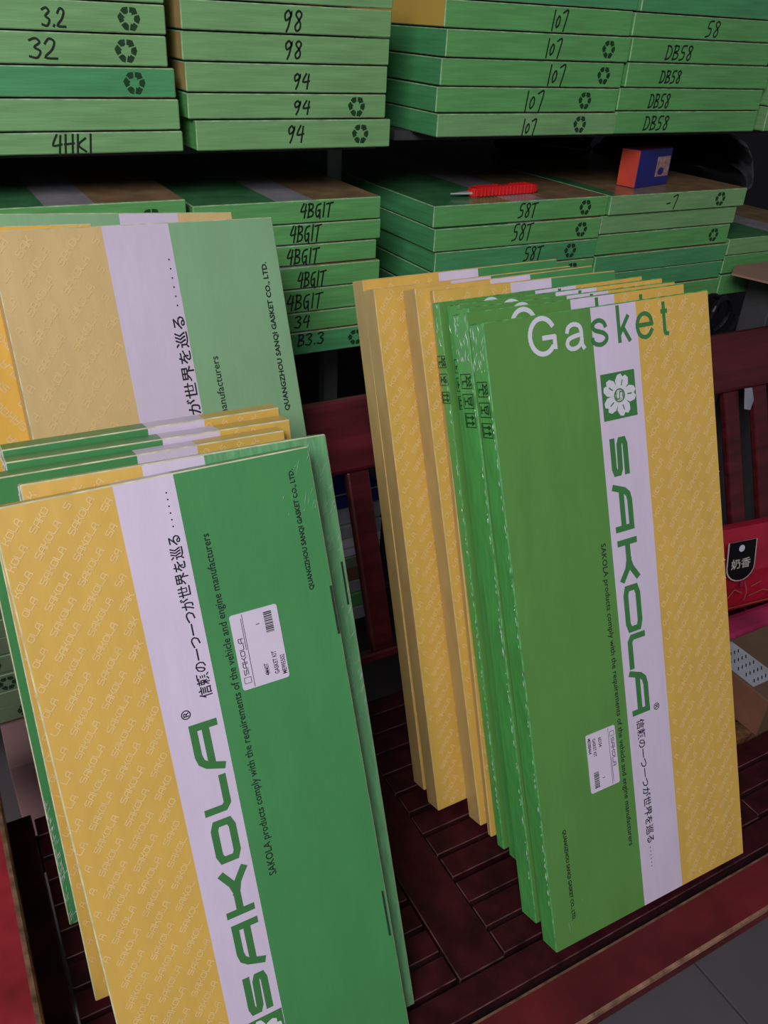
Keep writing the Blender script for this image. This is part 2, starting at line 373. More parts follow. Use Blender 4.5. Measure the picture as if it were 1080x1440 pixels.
def sticker(parent, u, v, w, h, d, code, part):
    """address label; reads along d, (u, v) = its start corner; w along, h across"""
    e0 = 0.0006
    pl = at(u, v, d, 0)
    r = 0.0022
    P = []
    for cx, cy, a0 in ((w - r, r, -90), (w - r, h - r, 0), (r, h - r, 90), (r, r, 180)):
        for k in range(4):
            q = math.radians(a0 + k * 30); P.append((cx + r * math.cos(q), cy + r * math.sin(q)))
    n = len(P)
    V = [pl(a, b) for a, b in P]; V2 = [(x, -e0, z) for x, y, z in V]
    F = [tuple(range(n, 2 * n))] + [(i, (i + 1) % n, n + (i + 1) % n, n + i) for i in range(n)]
    st = obj('barcode_sticker', me_from(V + V2, F), parent, [STK]); st['label'] = 'white address sticker with a barcode'
    q = lambda a, b: at(u, v, d, e0 + 0.0003)
    def pt(a, b): return lambda x, y, base=at(u, v, d, e0 + 0.0003): base(a + x, b + y)
    k = w / 0.065
    text_part(st, 'lettering', code, TXT, pt(.007 * k, h * .40), cap=.0037 * k, length=.0105 * k, bold=.012)
    text_part(st, 'lettering', 'GASKET KIT', TXT, pt(.006 * k, h * .20), cap=.0037 * k, length=.020 * k, bold=.012)
    text_part(st, 'lettering', part, TXT, pt(.004 * k, h * .04), cap=.0037 * k, length=.017 * k, bold=.012)
    text_part(st, 'lettering', '1', TXT, pt(w * .80, h * .42), cap=.0032 * k, bold=.012)
    hh = .0042 * k; sp = []; x = .0128 * k
    for ch in 'SAKOLA':
        sp.append((ch, x, x + .0042 * k)); x += .0054 * k
    V = []; F = []
    for ch, a0, a1 in sp:
        vv, ff = ribbon([[(a0 + X * (a1 - a0), h * .83 + hh * Y * .8) for X, Y in p] for p in GL[ch]], hh * .14)
        n = len(V); V += vv; F += [tuple(n + t for t in f) for f in ff]
    vv, ff = ribbon([[(.0055 * k, h * .80), (.0105 * k, h * .80), (.0105 * k, h * .94), (.0055 * k, h * .94), (.0055 * k, h * .80)], [(.0012 * k, h * .75), (w - .0012 * k, h * .75)],
                     [(w * .52, h * .785), (w * .93, h * .785)]], .0004 * k)
    n = len(V); V += vv; F += [tuple(n + t for t in f) for f in ff]
    obj('sticker_heading', rib3(V, F, at(u, v, d, e0 + 0.0003)), st, [TXT])
    random.seed(3); bars = []; x = w * .66
    while x < w * .93:
        bw = random.choice((.0004, .0007, .001)) * k; bars.append([(x, h * .14), (x + bw, h * .14), (x + bw, h * .31), (x, h * .31)]); x += bw + random.choice((.0005, .0008)) * k
    shape_part(st, 'barcode', bars, TXT, at(u, v, d, e0 + 0.0003))

JP = '信頼の一つ一つが世界を巡る'
def slogan(o, u, v, d, length, h, dot0, dot1):
    t = text_part(o, 'slogan', JP, TXT, at(u, v, d), length=length, cap=h, bold=.012, res=2)
    r = h * .085; P = []
    for i in range(6):
        a = dot0 + (dot1 - dot0) * i / 5; P.append([(a + r * math.cos(PI * k / 4), h * .35 + r * math.sin(PI * k / 4)) for k in range(8)])
    shape_part(o, 'slogan_dots', P, TXT, at(u, v, d))
def place_carton(name, q, fr, rot, label, group, left=None, right=None, pat=True, patk=1.0, flip=False, stripes=None, pal=(None, None), edge=EDG):
    x, y, z, W, L, T, lean, yaw, roll = q
    if stripes is None:
        g_, y_ = pal[0] or GRN, pal[1] or YEL
        stripes = [(W * fr[0], g_ if rot else y_), (W * fr[1], WHT), (W, y_ if rot else g_)]
    me = carton_mesh(W, L, T, stripes, left or (GRS if rot else YSD), right or (YSD if rot else GRS), None, edge=edge)
    o = obj(name, me); o.matrix_world = Matrix.Translation((x, y, z)) @ Matrix.Rotation(yaw, 4, 'Z') @ Matrix.Rotation(-lean, 4, 'X') @ Matrix.Rotation(-roll, 4, 'Y')
    tag(o, label, 'carton', group)
    if pat:
        x0, x1 = (W * fr[1], W) if rot else (0, W * fr[0])
        pattern(o, x0, x1, L, flip, patk)
    return o

B = {
    'G5': (0.4433, 0.3459, 0.0090, 0.2775, 0.6568, 0.0242, 0.3819, -0.0330, 0.0207),
    'G4': (0.4442, 0.3822, 0.0094, 0.2816, 0.6541, 0.0257, 0.3752, 0.0002, 0.0055),
    'G3': (0.4666, 0.4191, 0.0083, 0.2792, 0.6472, 0.0227, 0.3744, -0.0006, 0.0006),
    'G2': (0.4752, 0.4503, 0.0083, 0.2795, 0.6406, 0.0231, 0.3658, -0.0002, 0.0059),
    'G1': (0.4706, 0.4778, 0.0047, 0.2827, 0.6388, 0.0132, 0.3662, 0.0001, 0.0091),
    'Y4': (0.4676, 0.4992, 0.0048, 0.2506, 0.6442, 0.0078, 0.3574, -0.0006, -0.0022),
    'Y3': (0.4630, 0.5160, 0.0088, 0.2421, 0.6389, 0.0257, 0.3494, 0.0006, 0.0157),
    'Y2': (0.4287, 0.5582, 0.0086, 0.2693, 0.6297, 0.0257, 0.3405, 0.0036, 0.0081),
    'Y1': (0.4293, 0.5937, 0.0084, 0.2699, 0.6294, 0.0257, 0.3318, 0.0040, 0.0052),
    'F5': (0.0165, 0.3458, 0.0103, 0.2466, 0.5735, 0.0215, 0.4138, -0.0208, 0.0153),
    'F4': (0.0265, 0.3726, 0.0143, 0.2563, 0.5701, 0.0256, 0.4386, -0.0074, -0.0150),
    'F3y': (0.0058, 0.5148, 0.0100, 0.2690, 0.4740, 0.0257, 0.2967, -0.0211, -0.0097),
    'F3': (-0.0007, 0.6074, 0.0097, 0.2891, 0.4917, 0.0215, 0.2182, 0.0024, -0.0164),
    'F2': (0.0259, 0.6348, 0.0108, 0.2764, 0.4903, 0.0257, 0.2178, -0.0083, -0.0193),
    'F1': (0.0306, 0.6651, 0.0087, 0.2770, 0.4907, 0.0257, 0.2177, -0.0048, -0.0116),
    'R2': (0.0749, 0.6962, 0.0166, 0.3183, 0.6783, 0.0255, 0.3905, 0.0645, -0.0234),
    'R2b': (0.0193, 0.7230, 0.0156, 0.1550, 0.6799, 0.0255, 0.3905, 0.0645, -0.0412),
    'R1': (0.0161, 0.7607, 0.0272, 0.3250, 0.6746, 0.0255, 0.3905, 0.0645, -0.0582),
}

# ================================================================== SETTING
flo = box_obj('floor', (-2.6, -2.5, -0.46), (3.3, 2.36, -0.4325), GROUT, kind='structure')
tile_bm = bmesh.new(); bm_box(tile_bm, (0.0015, 0.0015, -0.0122), (0.5985, 0.5985, 0), 0.001)
tile_me = bpy.data.meshes.new('floor_tile'); tile_bm.to_mesh(tile_me); tile_bm.free(); tile_me.materials.append(TILE)
for i in range(-5, 4):
    for j in range(-4, 4):
        t = obj('floor_tile', tile_me, flo); t.location = (0.858 + i * 0.6, -0.05 + j * 0.6, -0.42)
box_obj('wall_back', (-2.6, 2.362, -0.46), (3.3, 2.46, 2.2), WALLM, kind='structure')

# ================================================================== STEEL RACK
rack = empty('storage_rack', (0.676, 1.40, -0.42), 'grey steel storage rack holding the stacked green cartons behind the bench', 'rack')
def rk(name, lo, hi, m, bev=0.001):
    return box_obj(name, tuple(a - b for a, b in zip(lo, rack.location)), tuple(a - b for a, b in zip(hi, rack.location)), m, rack, bev)
for px in (-0.62, 0.676, 1.92):
    for py in (1.40, 1.86):
        rk('rack_post', (px - 0.014, py - 0.014, -0.4195), (px + 0.014, py + 0.014, 1.25), STEEL)
for x0, x1, za, zb in ((-0.604, 0.66, 0.689, 0.394), (0.692, 1.904, 0.700, 0.396)):
    for z in (za, zb, -0.160):
        rk('shelf_board', (x0, 1.21, z - 0.014), (x1, 1.88, z), BOARD)
    rk('shelf_board', (x0, 1.21, 1.16), (x1, 1.88, 1.175), BOARD)

# ================================================================== CARTONS ON THE RACK
YS = 1.13
WRITE = {
    'U1': [(1, '3.2', 0.198, 0.8319, 0.0245, 0.0179), (2, '32', 0.182, 0.8008, 0.0291, 0.0198), (5, '4HK1', 0.200, 0.6987, 0.0460, 0.0221), (1, '@', 0.283, 0.8346, 0.0231, 0.0215), (2, '@', 0.276, 0.8011, 0.0233, 0.0221), (3, '@', 0.283, 0.7660, 0.0239, 0.0230)],
    'U2': [(1, '98', 0.488, 0.8397, 0.0254, 0.0218), (2, '98', 0.490, 0.8074, 0.0238, 0.0193), (3, '94', 0.501, 0.7716, 0.0224, 0.0167), (4, '94', 0.501, 0.7403, 0.0227, 0.0154), (5, '94', 0.491, 0.7082, 0.0229, 0.0194), (4, '@', 0.584, 0.7447, 0.0242, 0.0221), (5, '@', 0.590, 0.7124, 0.0235, 0.0228)],
    'U3': [(1, '107', 0.920, 0.8564, 0.0267, 0.0253), (2, '107', 0.911, 0.8202, 0.0269, 0.0241), (3, '107', 0.926, 0.7844, 0.0304, 0.0270), (4, '107', 0.890, 0.7481, 0.0328, 0.0275), (5, '107', 0.883, 0.7103, 0.0249, 0.0223), (2, '@', 1.020, 0.8231, 0.0246, 0.0240), (3, '@', 1.022, 0.7858, 0.0250, 0.0248), (4, '@', 0.992, 0.7483, 0.0249, 0.0244), (5, '@', 0.985, 0.7154, 0.0251, 0.0240)],
    'U4': [(1, '58', 1.241, 0.8567, 0.0296, 0.0221), (2, 'DB58', 1.172, 0.8210, 0.0576, 0.0202), (3, 'DB58', 1.164, 0.7858, 0.0451, 0.0177), (4, 'DB58', 1.152, 0.7498, 0.0454, 0.0203), (5, 'DB58', 1.155, 0.7162, 0.0543, 0.0209), (0, '@', 1.375, 0.888, 0.025, 0.024)],
    'L1': [(1, '@', 0.288, 0.6221, 0.0239, 0.0193)],
    'L2': [(1, '4BG1T', 0.524, 0.6072, 0.0491, 0.0185), (2, '4BG1T', 0.507, 0.5757, 0.0469, 0.0219), (3, '4BG1T', 0.503, 0.5437, 0.0497, 0.0204), (4, '4BG1T', 0.515, 0.5106, 0.0439, 0.0211), (5, '4BG1T', 0.504, 0.4774, 0.0558, 0.0216), (6, '34', 0.501, 0.4462, 0.0235, 0.0177), (7, 'B3.3', 0.515, 0.4175, 0.0432, 0.0182), (7, '@', 0.593, 0.4113, 0.0254, 0.0234)],
    'L3': [(1, '58T', 0.905, 0.5874, 0.0353, 0.0214), (2, '58T', 0.896, 0.5563, 0.0384, 0.0254), (3, '58T', 0.926, 0.5170, 0.0367, 0.0216), (1, '@', 1.029, 0.5891, 0.0255, 0.0246), (2, '@', 1.024, 0.5530, 0.0257, 0.0253), (3, '@', 1.008, 0.5194, 0.0241, 0.0246), (4, '@', 1.018, 0.4916, 0.0245, 0.0239)],
    'L4': [(1, '-7', 1.227, 0.5855, 0.0252, 0.0224), (1, '@', 1.353, 0.5871, 0.0271, 0.0245), (3, '@', 1.365, 0.5230, 0.0258, 0.0244)],
}
# rows bottom-up: (row number from the top, x left, x right, z bottom, z top, end material, left side material, label)
def rows(zs, data): return [(d[0], d[1], d[2], zs[i], zs[i + 1] - 0.0014, *d[3:]) for i, d in enumerate(data)]
STACKS = {
    'U1': (0.62, 'cartons in the leftmost upper stack', rows([.689, .7145, .7505, .7845, .8185, .8505, .8835, .9165], [
        (5, .017, .337, END, END2, 'pale green carton marked 4HK1, lowest of the leftmost upper stack'),
        (4, .015, .335, END, END2, 'pale green carton with a blank end, directly on the one marked 4HK1'),
        (3, .013, .333, END3, END2, 'deeper green carton with only a recycling mark, above the blank carton at upper left'),
        (2, .004, .325, END, END2, 'pale green carton marked 32 without a dot, beside a recycling mark'),
        (1, .006, .326, END, END2, 'pale green carton marked 3.2 with a dot, beside a recycling mark'),
        (0, .006, .326, END, END2, 'green carton cut by the top edge above the one marked 3.2')])),
    'U2': (0.60, 'cartons in the upper stack marked 98 and 94', rows([.689, .7265, .7575, .792, .825, .858, .892], [
        (5, .354, .638, END, END2, 'green carton marked 94 at the very bottom of its upper stack, set furthest right'),
        (4, .346, .630, END, END2, 'green carton marked 94 with a recycling mark, second from the bottom of its stack'),
        (3, .346, .631, END, YSD, 'green carton marked 94 without any recycling mark'),
        (2, .344, .633, END, YSD, 'green carton marked 98 lying directly on the cartons marked 94'),
        (1, .344, .632, END, YSD, 'green carton marked 98, the higher one of the two'),
        (0, .344, .634, END, YSD, 'green carton with a blank end on top of the two marked 98')])),
    'U3': (0.66, 'cartons in the upper stack marked 107', rows([.700, .733, .768, .8045, .8405, .8755, .909], [
        (5, .716, .1060 + .955, END, END3, 'pale green carton marked 107, lowest of the 107 stack'),
        (4, .714, 1.060, END2, END3, 'green carton marked 107, second from the bottom of the 107 stack'),
        (3, .718, 1.062, END2, END3, 'green carton marked 107, middle one of the 107 stack'),
        (2, .721, 1.064, END2, END3, 'green carton marked 107 right below the one with a yellow side'),
        (1, .719, 1.064, END2, YEL, 'green carton marked 107 with a yellow side, no recycling mark'),
        (0, .722, 1.070, END3, END3, 'deep green carton lying above the cartons marked 107')])),
    'U4': (0.64, 'cartons in the upper stack marked DB58', rows([.700, .735, .7695, .806, .841, .8745, .909], [
        (5, 1.0625, 1.402, END2, END2, 'green carton marked DB58, lowest of the DB58 stack'),
        (4, 1.0615, 1.402, END2, END2, 'green carton marked DB58, second from the bottom of the DB58 stack'),
        (3, 1.068, 1.404, END2, END2, 'green carton marked DB58, third from the bottom of the DB58 stack'),
        (2, 1.067, 1.392, END2, END2, 'green carton marked DB58, topmost of the four marked so'),
        (1, 1.066, 1.388, END2, END2, 'green carton marked just 58 above the cartons marked DB58'),
        (0, 1.073, 1.402, END3, END2, 'blank green carton on top of the DB58 stack at the picture top')])),
    'U5': (0.60, 'cartons at the right end of the upper shelf', rows([.700, .742, .783], [
        (2, 1.425, 1.72, END, END, 'pale green carton barely seen right of the DB58 stack, lower one'),
        (1, 1.422, 1.72, END, END, 'pale green carton barely seen right of the DB58 stack, upper one')])),
    'L1': (0.62, 'cartons in the lower left stack', rows([.394, .4325, .4715, .5105, .549, .588, .632], [
        (6, .03, .335, END2, END2, None), (5, .03, .335, END2, END2, None), (4, .03, .335, END2, END2, None), (3, .03, .335, END2, END2, None), (2, .03, .335, END2, END2, None),
        (1, .03, .335, END2, END2, 'green carton with a recycling mark, top of the lower stack behind the tall leaning cartons')])),
    'L2': (0.60, 'cartons in the lower stack marked 4BG1T', rows([.394, .4305, .461, .497, .5305, .5605, .590, .6225], [
        (7, .345, .628, END3, END2, 'dark green carton marked B3.3 at the bottom of the 4BG1T stack'),
        (6, .345, .629, END2, END2, 'green carton marked 34 below the cartons marked 4BG1T'),
        (5, .345, .632, END2, END2, 'green carton marked 4BG1T lying on the one marked 34'),
        (4, .345, .631, END2, END2, 'green carton marked 4BG1T, fourth from the top of its stack'),
        (3, .345, .626, END2, END2, 'green carton marked 4BG1T, third from the top of its stack'),
        (2, .345, .632, END2, END2, 'green carton marked 4BG1T, second from the top of its stack'),
        (1, .344, .630, END2, END2, 'green carton marked 4BG1T on top of its stack, in line with the cutter')])),
    'L3': (0.66, 'cartons in the lower stack marked 58T', rows([.396, .431, .4655, .4995, .533, .5695, .6035], [
        (6, .730, 1.066, END3, END3, None), (5, .730, 1.066, END3, END3, None),
        (4, .731, 1.066, END2, END3, 'green carton with a recycling mark, fourth down below the red cutter'),
        (3, .731, 1.066, END3, END3, 'green carton marked 58T, third down below the red cutter'),
        (2, .726, 1.0665, END2, END3, 'green carton marked 58T, second down below the red cutter'),
        (1, .724, 1.0785, END2, END3, 'green carton marked 58T carrying the red cutter')])),
    'L4': (0.62, 'cartons in the lower stack under the red and blue box', rows([.396, .433, .467, .5005, .537, .5695, .6035], [
        (6, 1.071, 1.4085, END2, END2, 'blank green carton, lowest of the stack under the red and blue box'),
        (5, 1.071, 1.4085, END3, END2, 'blank green carton, second from the bottom under the red and blue box'),
        (4, 1.071, 1.410, END3, END2, 'blank green carton, third from the bottom under the red and blue box'),
        (3, 1.0675, 1.407, END2, END2, 'green carton with only a recycling mark, third down under the red and blue box'),
        (2, 1.0715, 1.412, END, END2, 'blank green carton directly below the one under the red and blue box'),
        (1, 1.081, 1.422, END, END2, 'green carton with a small 7 stroke carrying the red and blue box')])),
    'L5': (0.62, 'cartons at the right end of the lower shelf', rows([.396, .438, .475, .508], [
        (3, 1.4115, 1.76, END2, END2, 'blank green carton, lowest of the short stack at the right edge'),
        (2, 1.4135, 1.76, END2, END2, 'blank green carton, middle of the short stack at the right edge'),
        (1, 1.412, 1.76, END, END2, 'blank green carton, top of the short stack below the black bag')])),
}
HID = {'L1': 'green carton of the lower left stack, hidden behind the tall leaning cartons', 'L3': 'green carton low in the 58T stack, hidden behind the leaning cartons'}
def shelf_carton(x0, x1, z0, z1, depth, end, side, label, group, y=YS, top=None):
    if 'red and blue' in label or 'right edge' in label: top = [((x1 - x0) * .10, TOPG), (x1 - x0, TOPY)]
    z0 += .0004; W, T = x1 - x0, z1 - z0
    st = top or [(W * .42, TOPG), (W * .62, TOPW), (W, TOPY)]
    me = carton_mesh(W, depth, T, st, side, END2, end, bev=0.0013, edge=EDG2)
    o = obj('gasket_carton', me); dy = random.uniform(-.002, .004)
    o.matrix_world = Matrix.Translation((x0, y + dy, z1)) @ Matrix.Rotation(-PI / 2, 4, 'X')
    tag(o, label, 'carton', group); o['y0'] = y + dy
    return o
def end_print(o, x, z, pts, F, name, m):
    """flat print on the end that faces the room; (x, z) world, the end is local z = 0, local y points down"""
    inv = o.matrix_world.inverted(); y = o['y0'] - 0.0004
    return obj(name, me_from([inv @ Vector((x + p[0], y - (p[2] if len(p) > 2 else 0), z + p[1])) for p in pts], F), o, [m])
random.seed(11)
for key, (depth, group, rr) in STACKS.items():
    by = {}
    for num, x0, x1, z0, z1, end, side, label in rr:
        if label is None: label = HID[key]
        by[num] = (shelf_carton(x0, x1, z0, z1, depth, end, side, label, group), z0, z1)
    for num, s, x, z, w, h in WRITE.get(key, []):
        o, z0, z1 = by[num]; h = min(h, (z1 - z0) * .86); zc = min(max(z, z0 + h / 2 + .001), z1 - h / 2 - .001)
        if s == '@':
            r = min(.0128, (z1 - z0) * .44); zc = (z0 + z1) / 2
            end_print(o, x, zc, [(a * r, b * r) for a, b in RECV], RECF, 'recycling_mark', DGI)
        else:
            P, wd = word_strokes(s, HW, 1.3, {'1': .35, '.': .35})
            V, F = ribbon([[(a / wd * w - w / 2 + b * h * .1, b * h - h / 2) for a, b in p] for p in P], .0024)
            end_print(o, x, zc, V, F, 'handwriting', INK)

# low shelf behind the bench
def low_carton(x0, x1, z0, z1, end, label, mark=None, y=YS, group='cartons on the lowest shelf'):
    o = shelf_carton(x0, x1, z0, z1, .5, end, end, label, group, y, [(x1 - x0, end)])
    if mark: end_print(o, mark, (z0 + z1) / 2, [(a * .0135, b * .0135) for a, b in RECV], RECF, 'recycling_mark', DGI)
zs = [-.160, -.127, -.094, -.058, -.024, .010, .045]
lowlab = ['olive green carton with a recycling mark, lowest at the left edge behind the armrest', 'blank olive carton at the left edge, above the lowest one', 'olive carton with a large recycling mark at the left edge, third up',
          'olive carton with a recycling mark cut by the frame, fourth up at the left edge', 'dark olive carton fifth up at the left edge behind the armrest', 'dark olive carton on top of the stack at the left edge behind the armrest']
for i in range(6):
    low_carton(-.26, .04 + (.004 if i % 2 else 0), zs[i], zs[i + 1] - .0014, OLV, lowlab[i], {0: .012, 2: -.006, 3: -.022}.get(i))
zs = [-.160, -.128, -.096, -.068, -.034, -.008, .012, .034, .062, .098, .130]
mm = [GRY, END2, GRY, BRN, OLV, WHT, WHT, GRY, GRY, BLUE]
for i in range(10):
    low_carton(.47, .6575, zs[i], zs[i + 1] - .0014, mm[i], ['grey carton lowest in the stack seen between the two leaning groups', 'green carton second from the bottom behind the bench spindles', 'grey carton third from the bottom behind the bench spindles',
        'brown carton in the stack behind the bench spindles', 'olive carton just above the brown one behind the bench spindles', 'pale carton behind the bench spindles, lower of two', 'pale carton behind the bench spindles, upper of two',
        'grey carton above the two pale ones behind the bench spindles', 'grey carton second from the top behind the bench spindles', 'dark blue carton on top behind the bench spindles'][i])

# ================================================================== WOODEN BENCH
bench = empty('wooden_bench', (0.68, 0.55, -0.42), 'dark red lacquered wooden bench with slatted seat carrying the leaning cartons', 'bench')
BO = bench.location.copy()
def bn(name, lo, hi, m, bev=0.0015, edge=None, mtx=None):
    o = box_obj(name, lo, hi, m, bench, bev, edge); o.matrix_local = Matrix.Translation(-BO) @ (mtx or Matrix()); return o
fr = bn('front_rail', (-0.10, 0.280, -0.024), (1.60, 0.333, 0.0), WOODF, 0.004, WEAR)
bn('apron', (-0.10, 0.44, -0.13), (1.60, 0.465, -0.031), WOOD)
bn('seat_border', (-0.10, 0.340, -0.03), (1.60, 0.3705, 0.0), WOODS, 0.0010, WEARS)
bn('seat_back_rail', (-0.10, 0.785, -0.115), (1.60, 0.815, -0.075), WOODS)
for x0, x1 in ((-.09, -.014), (.3405, .3965), (.7385, .7945), (1.137, 1.193), (1.53, 1.60)):
    bn('seat_rail', (x0, .373, -.03), (x1, .783, 0.0), WOODS, 0.0010, WEARS)
slat_me = {}
for x0, x1 in ((-.0115, .338), (.399, .736), (.797, 1.1345), (1.1955, 1.5275)):
    for j in range(12):
        y0 = .3765 + j * .0338
        m = CARV if x0 > .7 and j in (3, 4) else WOODS
        bn('slat', (x0, y0, -.016), (x1, y0 + .0275, -.0006 - .0008 * (j % 3)), m, 0.0009, WEARS)
# reclined back
REC = Matrix.Translation((0, .845, 0)) @ Matrix.Rotation(-math.atan(.41), 4, 'X')
bn('top_rail', (-.12, -.014, .296), (1.60, .018, .404), WOOD, 0.006, None, REC)
bn('bottom_rail', (.085, -.010, .004), (1.60, .014, .018), WOOD, 0.003, None, REC)
spx = [.510 + k * .079 for k in range(-5, 14)]
for x in spx:
    bn('spindle', (x - .0185, -.006, .017), (x + .0185, .010, .298), WOOD, 0.004, None, REC)
for x in (-.15, 1.60): bn('back_post', (x, -.014, -.03), (x + .03, .02, .405), WOOD, 0.004, None, REC)
# left armrest
bn('armrest', (-.155, .285, .060), (-.038, .86, .090), WOODA, 0.006, WEAR)
bn('arm_post', (-.125, .30, -.02), (-.06, .345, .060), WOOD, 0.003)
for j in range(5):
    bn('arm_spindle', (-.105, .40 + j * .085, -.001), (-.08, .435 + j * .085, .060), WOOD, 0.003)
for x in (-.09, 1.53):
    bn('leg', (x, .44, -.4195), (x + .06, .50, -.031), WOOD, 0.003); bn('leg', (x, .76, -.4195), (x + .06, .815, -.041), WOOD, 0.003)


# ================================================================== LEANING CARTONS, RIGHT GROUP
GR = 'cartons leaning at the right of the bench'
F2R = lambda W: (.1215 / .28, .179 / .28)
def d_carton(key, label, full=False, left=None):
    q = B[key]; W, L, T = q[3], q[4], q[5]; k = W / .28
    o = place_carton('gasket_carton', q, (.1225 / .2775, .1790 / .2775), True, label, GR, pal=(GRN2, YEL), edge=EDGG)
    # the big word across the top
    for nm, m, run in (('heading', WPI, (('G', .0477, .0803), ('a', .0902, .1142))), ('heading', GPI, (('s', .1210, .1428), ('k', .1546, .1716), ('e', .1782, .2018), ('t', .2114, .2226)))):
        V = []; F = []; cap = .0365
        for ch, a0, a1 in run:
            P = SANS[ch]; xa = min(p[0] for q_ in P for p in q_); xb = max(p[0] for q_ in P for p in q_); w = .0046 if ch == 'G' else .0042
            v_, f_ = ribbon([[((a0 + w / 2 + (p[0] - xa) / (xb - xa) * (a1 - a0 - w)) * k, p[1] * cap) for p in q_] for q_ in P], w, 0.3)
            n = len(V); V += v_; F += [tuple(n + t for t in f) for f in f_]
        obj(nm, rib3(V, F, at(0, L - .0385, 'right')), o, [m])
    return o
D = d_carton('G5', 'front carton of the right group with Gasket fully readable and a sticker')
emblem(D, .1485, .5680, .046, .043, 'down')
wordmark(D, at(.1312, .5268, 'down'), [('S', 0, .0388), ('A', .0470, .0965), ('K', .1050, .1500), ('O', .1545, .2055), ('L', .2080, .2440), ('A', .2480, .2990)], .0225)
text_part(D, 'registered_mark', '®', TXT, at(.1590, .2330, 'down'), cap=.0072, bold=.01)
slogan(D, .1345, .2220, 'down', .148, .0078, .154, .177)
text_part(D, 'lettering', 'SAKOLA products comply with the requirements of the vehicle and engine manufacturers', TXT, at(.1085, .4240, 'down'), length=.342, cap=.0060, bold=.008, res=2)
text_part(D, 'lettering', 'QUANGZHOU SANQI GASKET CO., LTD.', TXT, at(.0245, .1358, 'down'), length=.107, cap=.0040, bold=.03, res=2)
sticker(D, .0655, .2280, .0665, .0385, 'down', '6D34', 'ME088464')
def side_icons(o, key, vs, y0, w):
    """umbrella, glass and arrows printed on the left side (local x = 0)"""
    V = []; F = []
    S1 = [[(.15, .55), (.5, .9), (.85, .55), (.15, .55)], [(.5, .6), (.5, .15), (.7, .15)], [(.2, .95), (.35, .75)], [(.7, .98), (.82, .8)]]
    S2 = [[(.22, .85), (.78, .85), (.68, .5), (.32, .5), (.22, .85)], [(.27, .7), (.73, .7)], [(.5, .5), (.5, .2)], [(.28, .17), (.72, .17)]]
    S3 = [[(.3, .2), (.3, .8)], [(.18, .68), (.3, .85), (.42, .68)], [(.7, .2), (.7, .8)], [(.58, .68), (.7, .85), (.82, .68)], [(.12, .12), (.88, .12)]]
    for v, S in zip(vs, (S1, S2, S3)):
        P = [[(0, 0), (1, 0), (1, 1), (0, 1), (0, 0)]]
        for st, ww in ((P, .0008), (S, .0014)):
            vv, ff = ribbon([[((a - .5) * w, (b - .5) * w * 1.25) for a, b in p] for p in st], ww)
            n = len(V); V += [(-.0004 - l, y0 - b, v - a) for a, b, l in vv]; F += [tuple(n + t for t in f) for f in ff]
    obj('handling_icons', me_from(V, F), o, [DGI])
side_icons(D, 'G5', (.5970, .5778, .5585), .0125, .0135)
g4 = d_carton('G4', 'second carton of the right group, with fully visible handling icons beside the front one')
side_icons(g4, 'G4', (.5909, .5718, .5533), .0125, .0135)
g3 = d_carton('G3', 'third carton of the right group, only its top edge showing behind the second')
g2 = d_carton('G2', 'fourth carton from the front of the right group, its icons half hidden')
side_icons(g2, 'G2', (.5790, .5600, .5410), .0115, .0135)
g1 = d_carton('G1', 'rearmost of the green-sided cartons in the right group, touching the yellow ones')
side_icons(g1, 'G1', (.5784, .5598, .5408), .0066, .0118)
FF = (.101 / .28, .1575 / .28)
YL = {'Y4': 'yellow-sided carton directly behind the green-sided ones in the right group', 'Y3': 'yellow-sided carton second behind the green-sided ones, narrower than those behind it',
      'Y2': 'wide yellow carton, last but one of the right group, bare front showing to the seat', 'Y1': 'rearmost yellow carton of the right group'}
for k_ in ('Y4', 'Y3', 'Y2', 'Y1'): place_carton('gasket_carton', B[k_], (.395, .62) if k_ in ('Y3', 'Y4') else FF, False, YL[k_], GR, edge=EDGY)

# ================================================================== LEANING CARTONS, LEFT GROUP
GLt = 'cartons leaning at the left of the bench'
f5 = place_carton('gasket_carton', B['F5'], (.0853 / .2466, .1317 / .2466), False, 'front carton of the left group with SAKOLA running up and a barcode sticker', GLt, patk=.95)
wordmark(f5, at(.1246, .1000, 'up'), [('S', 0, .0370), ('A', .0440, .0880), ('K', .0950, .1380), ('O', .1450, .1840), ('L', .1900, .2200), ('A', .2265, .2705)], .0215)
emblem(f5, .1110, .0740, .042, .040, 'up')
text_part(f5, 'registered_mark', '®', TXT, at(.1070, .3765, 'up'), cap=.0072, bold=.01)
slogan(f5, .1265, .3895, 'up', .136, .0078, .143, .170)
text_part(f5, 'lettering', 'SAKOLA products comply with the requirements of the vehicle and engine manufacturers', TXT, at(.1500, .2180, 'up'), length=.303, cap=.0062, bold=.008, res=2)
text_part(f5, 'lettering', 'QUANGZHOU SANQI GASKET CO., LTD.', TXT, at(.2292, .4530, 'up'), length=.1045, cap=.0040, bold=.03, res=2)
sticker(f5, .1940, .3850, .0650, .0412, 'up', '4M40T', 'ME995502')
box_obj('cut_slot', (.2436, -.0006, .4085), (.2456, .001, .4520), SLT, f5); box_obj('cut_slot', (.2418, -.0006, .1125), (.2436, .001, .1585), SLT, f5)
f4 = place_carton('gasket_carton', B['F4'], FF, False, 'second carton of the left group, its wrapped green edge showing right of the front carton', GLt, pal=(FGR, YEL))
box_obj('cut_slot', (.2515, -.0006, .4125), (.2532, .001, .4530), SLT, f4)
fy = place_carton('gasket_carton', B['F3y'], FF, False, 'short carton of the left group showing only a yellow strip down to the seat', GLt)
FR = (.455, .665)
f3 = place_carton('gasket_carton', B['F3'], (.485, .685), True, 'carton with a long green strip at the left edge behind the front yellow carton', GLt)
f2 = place_carton('gasket_carton', B['F2'], (.515, .725), True, 'middle of three cartons topped green, white and yellow in the left group', GLt)
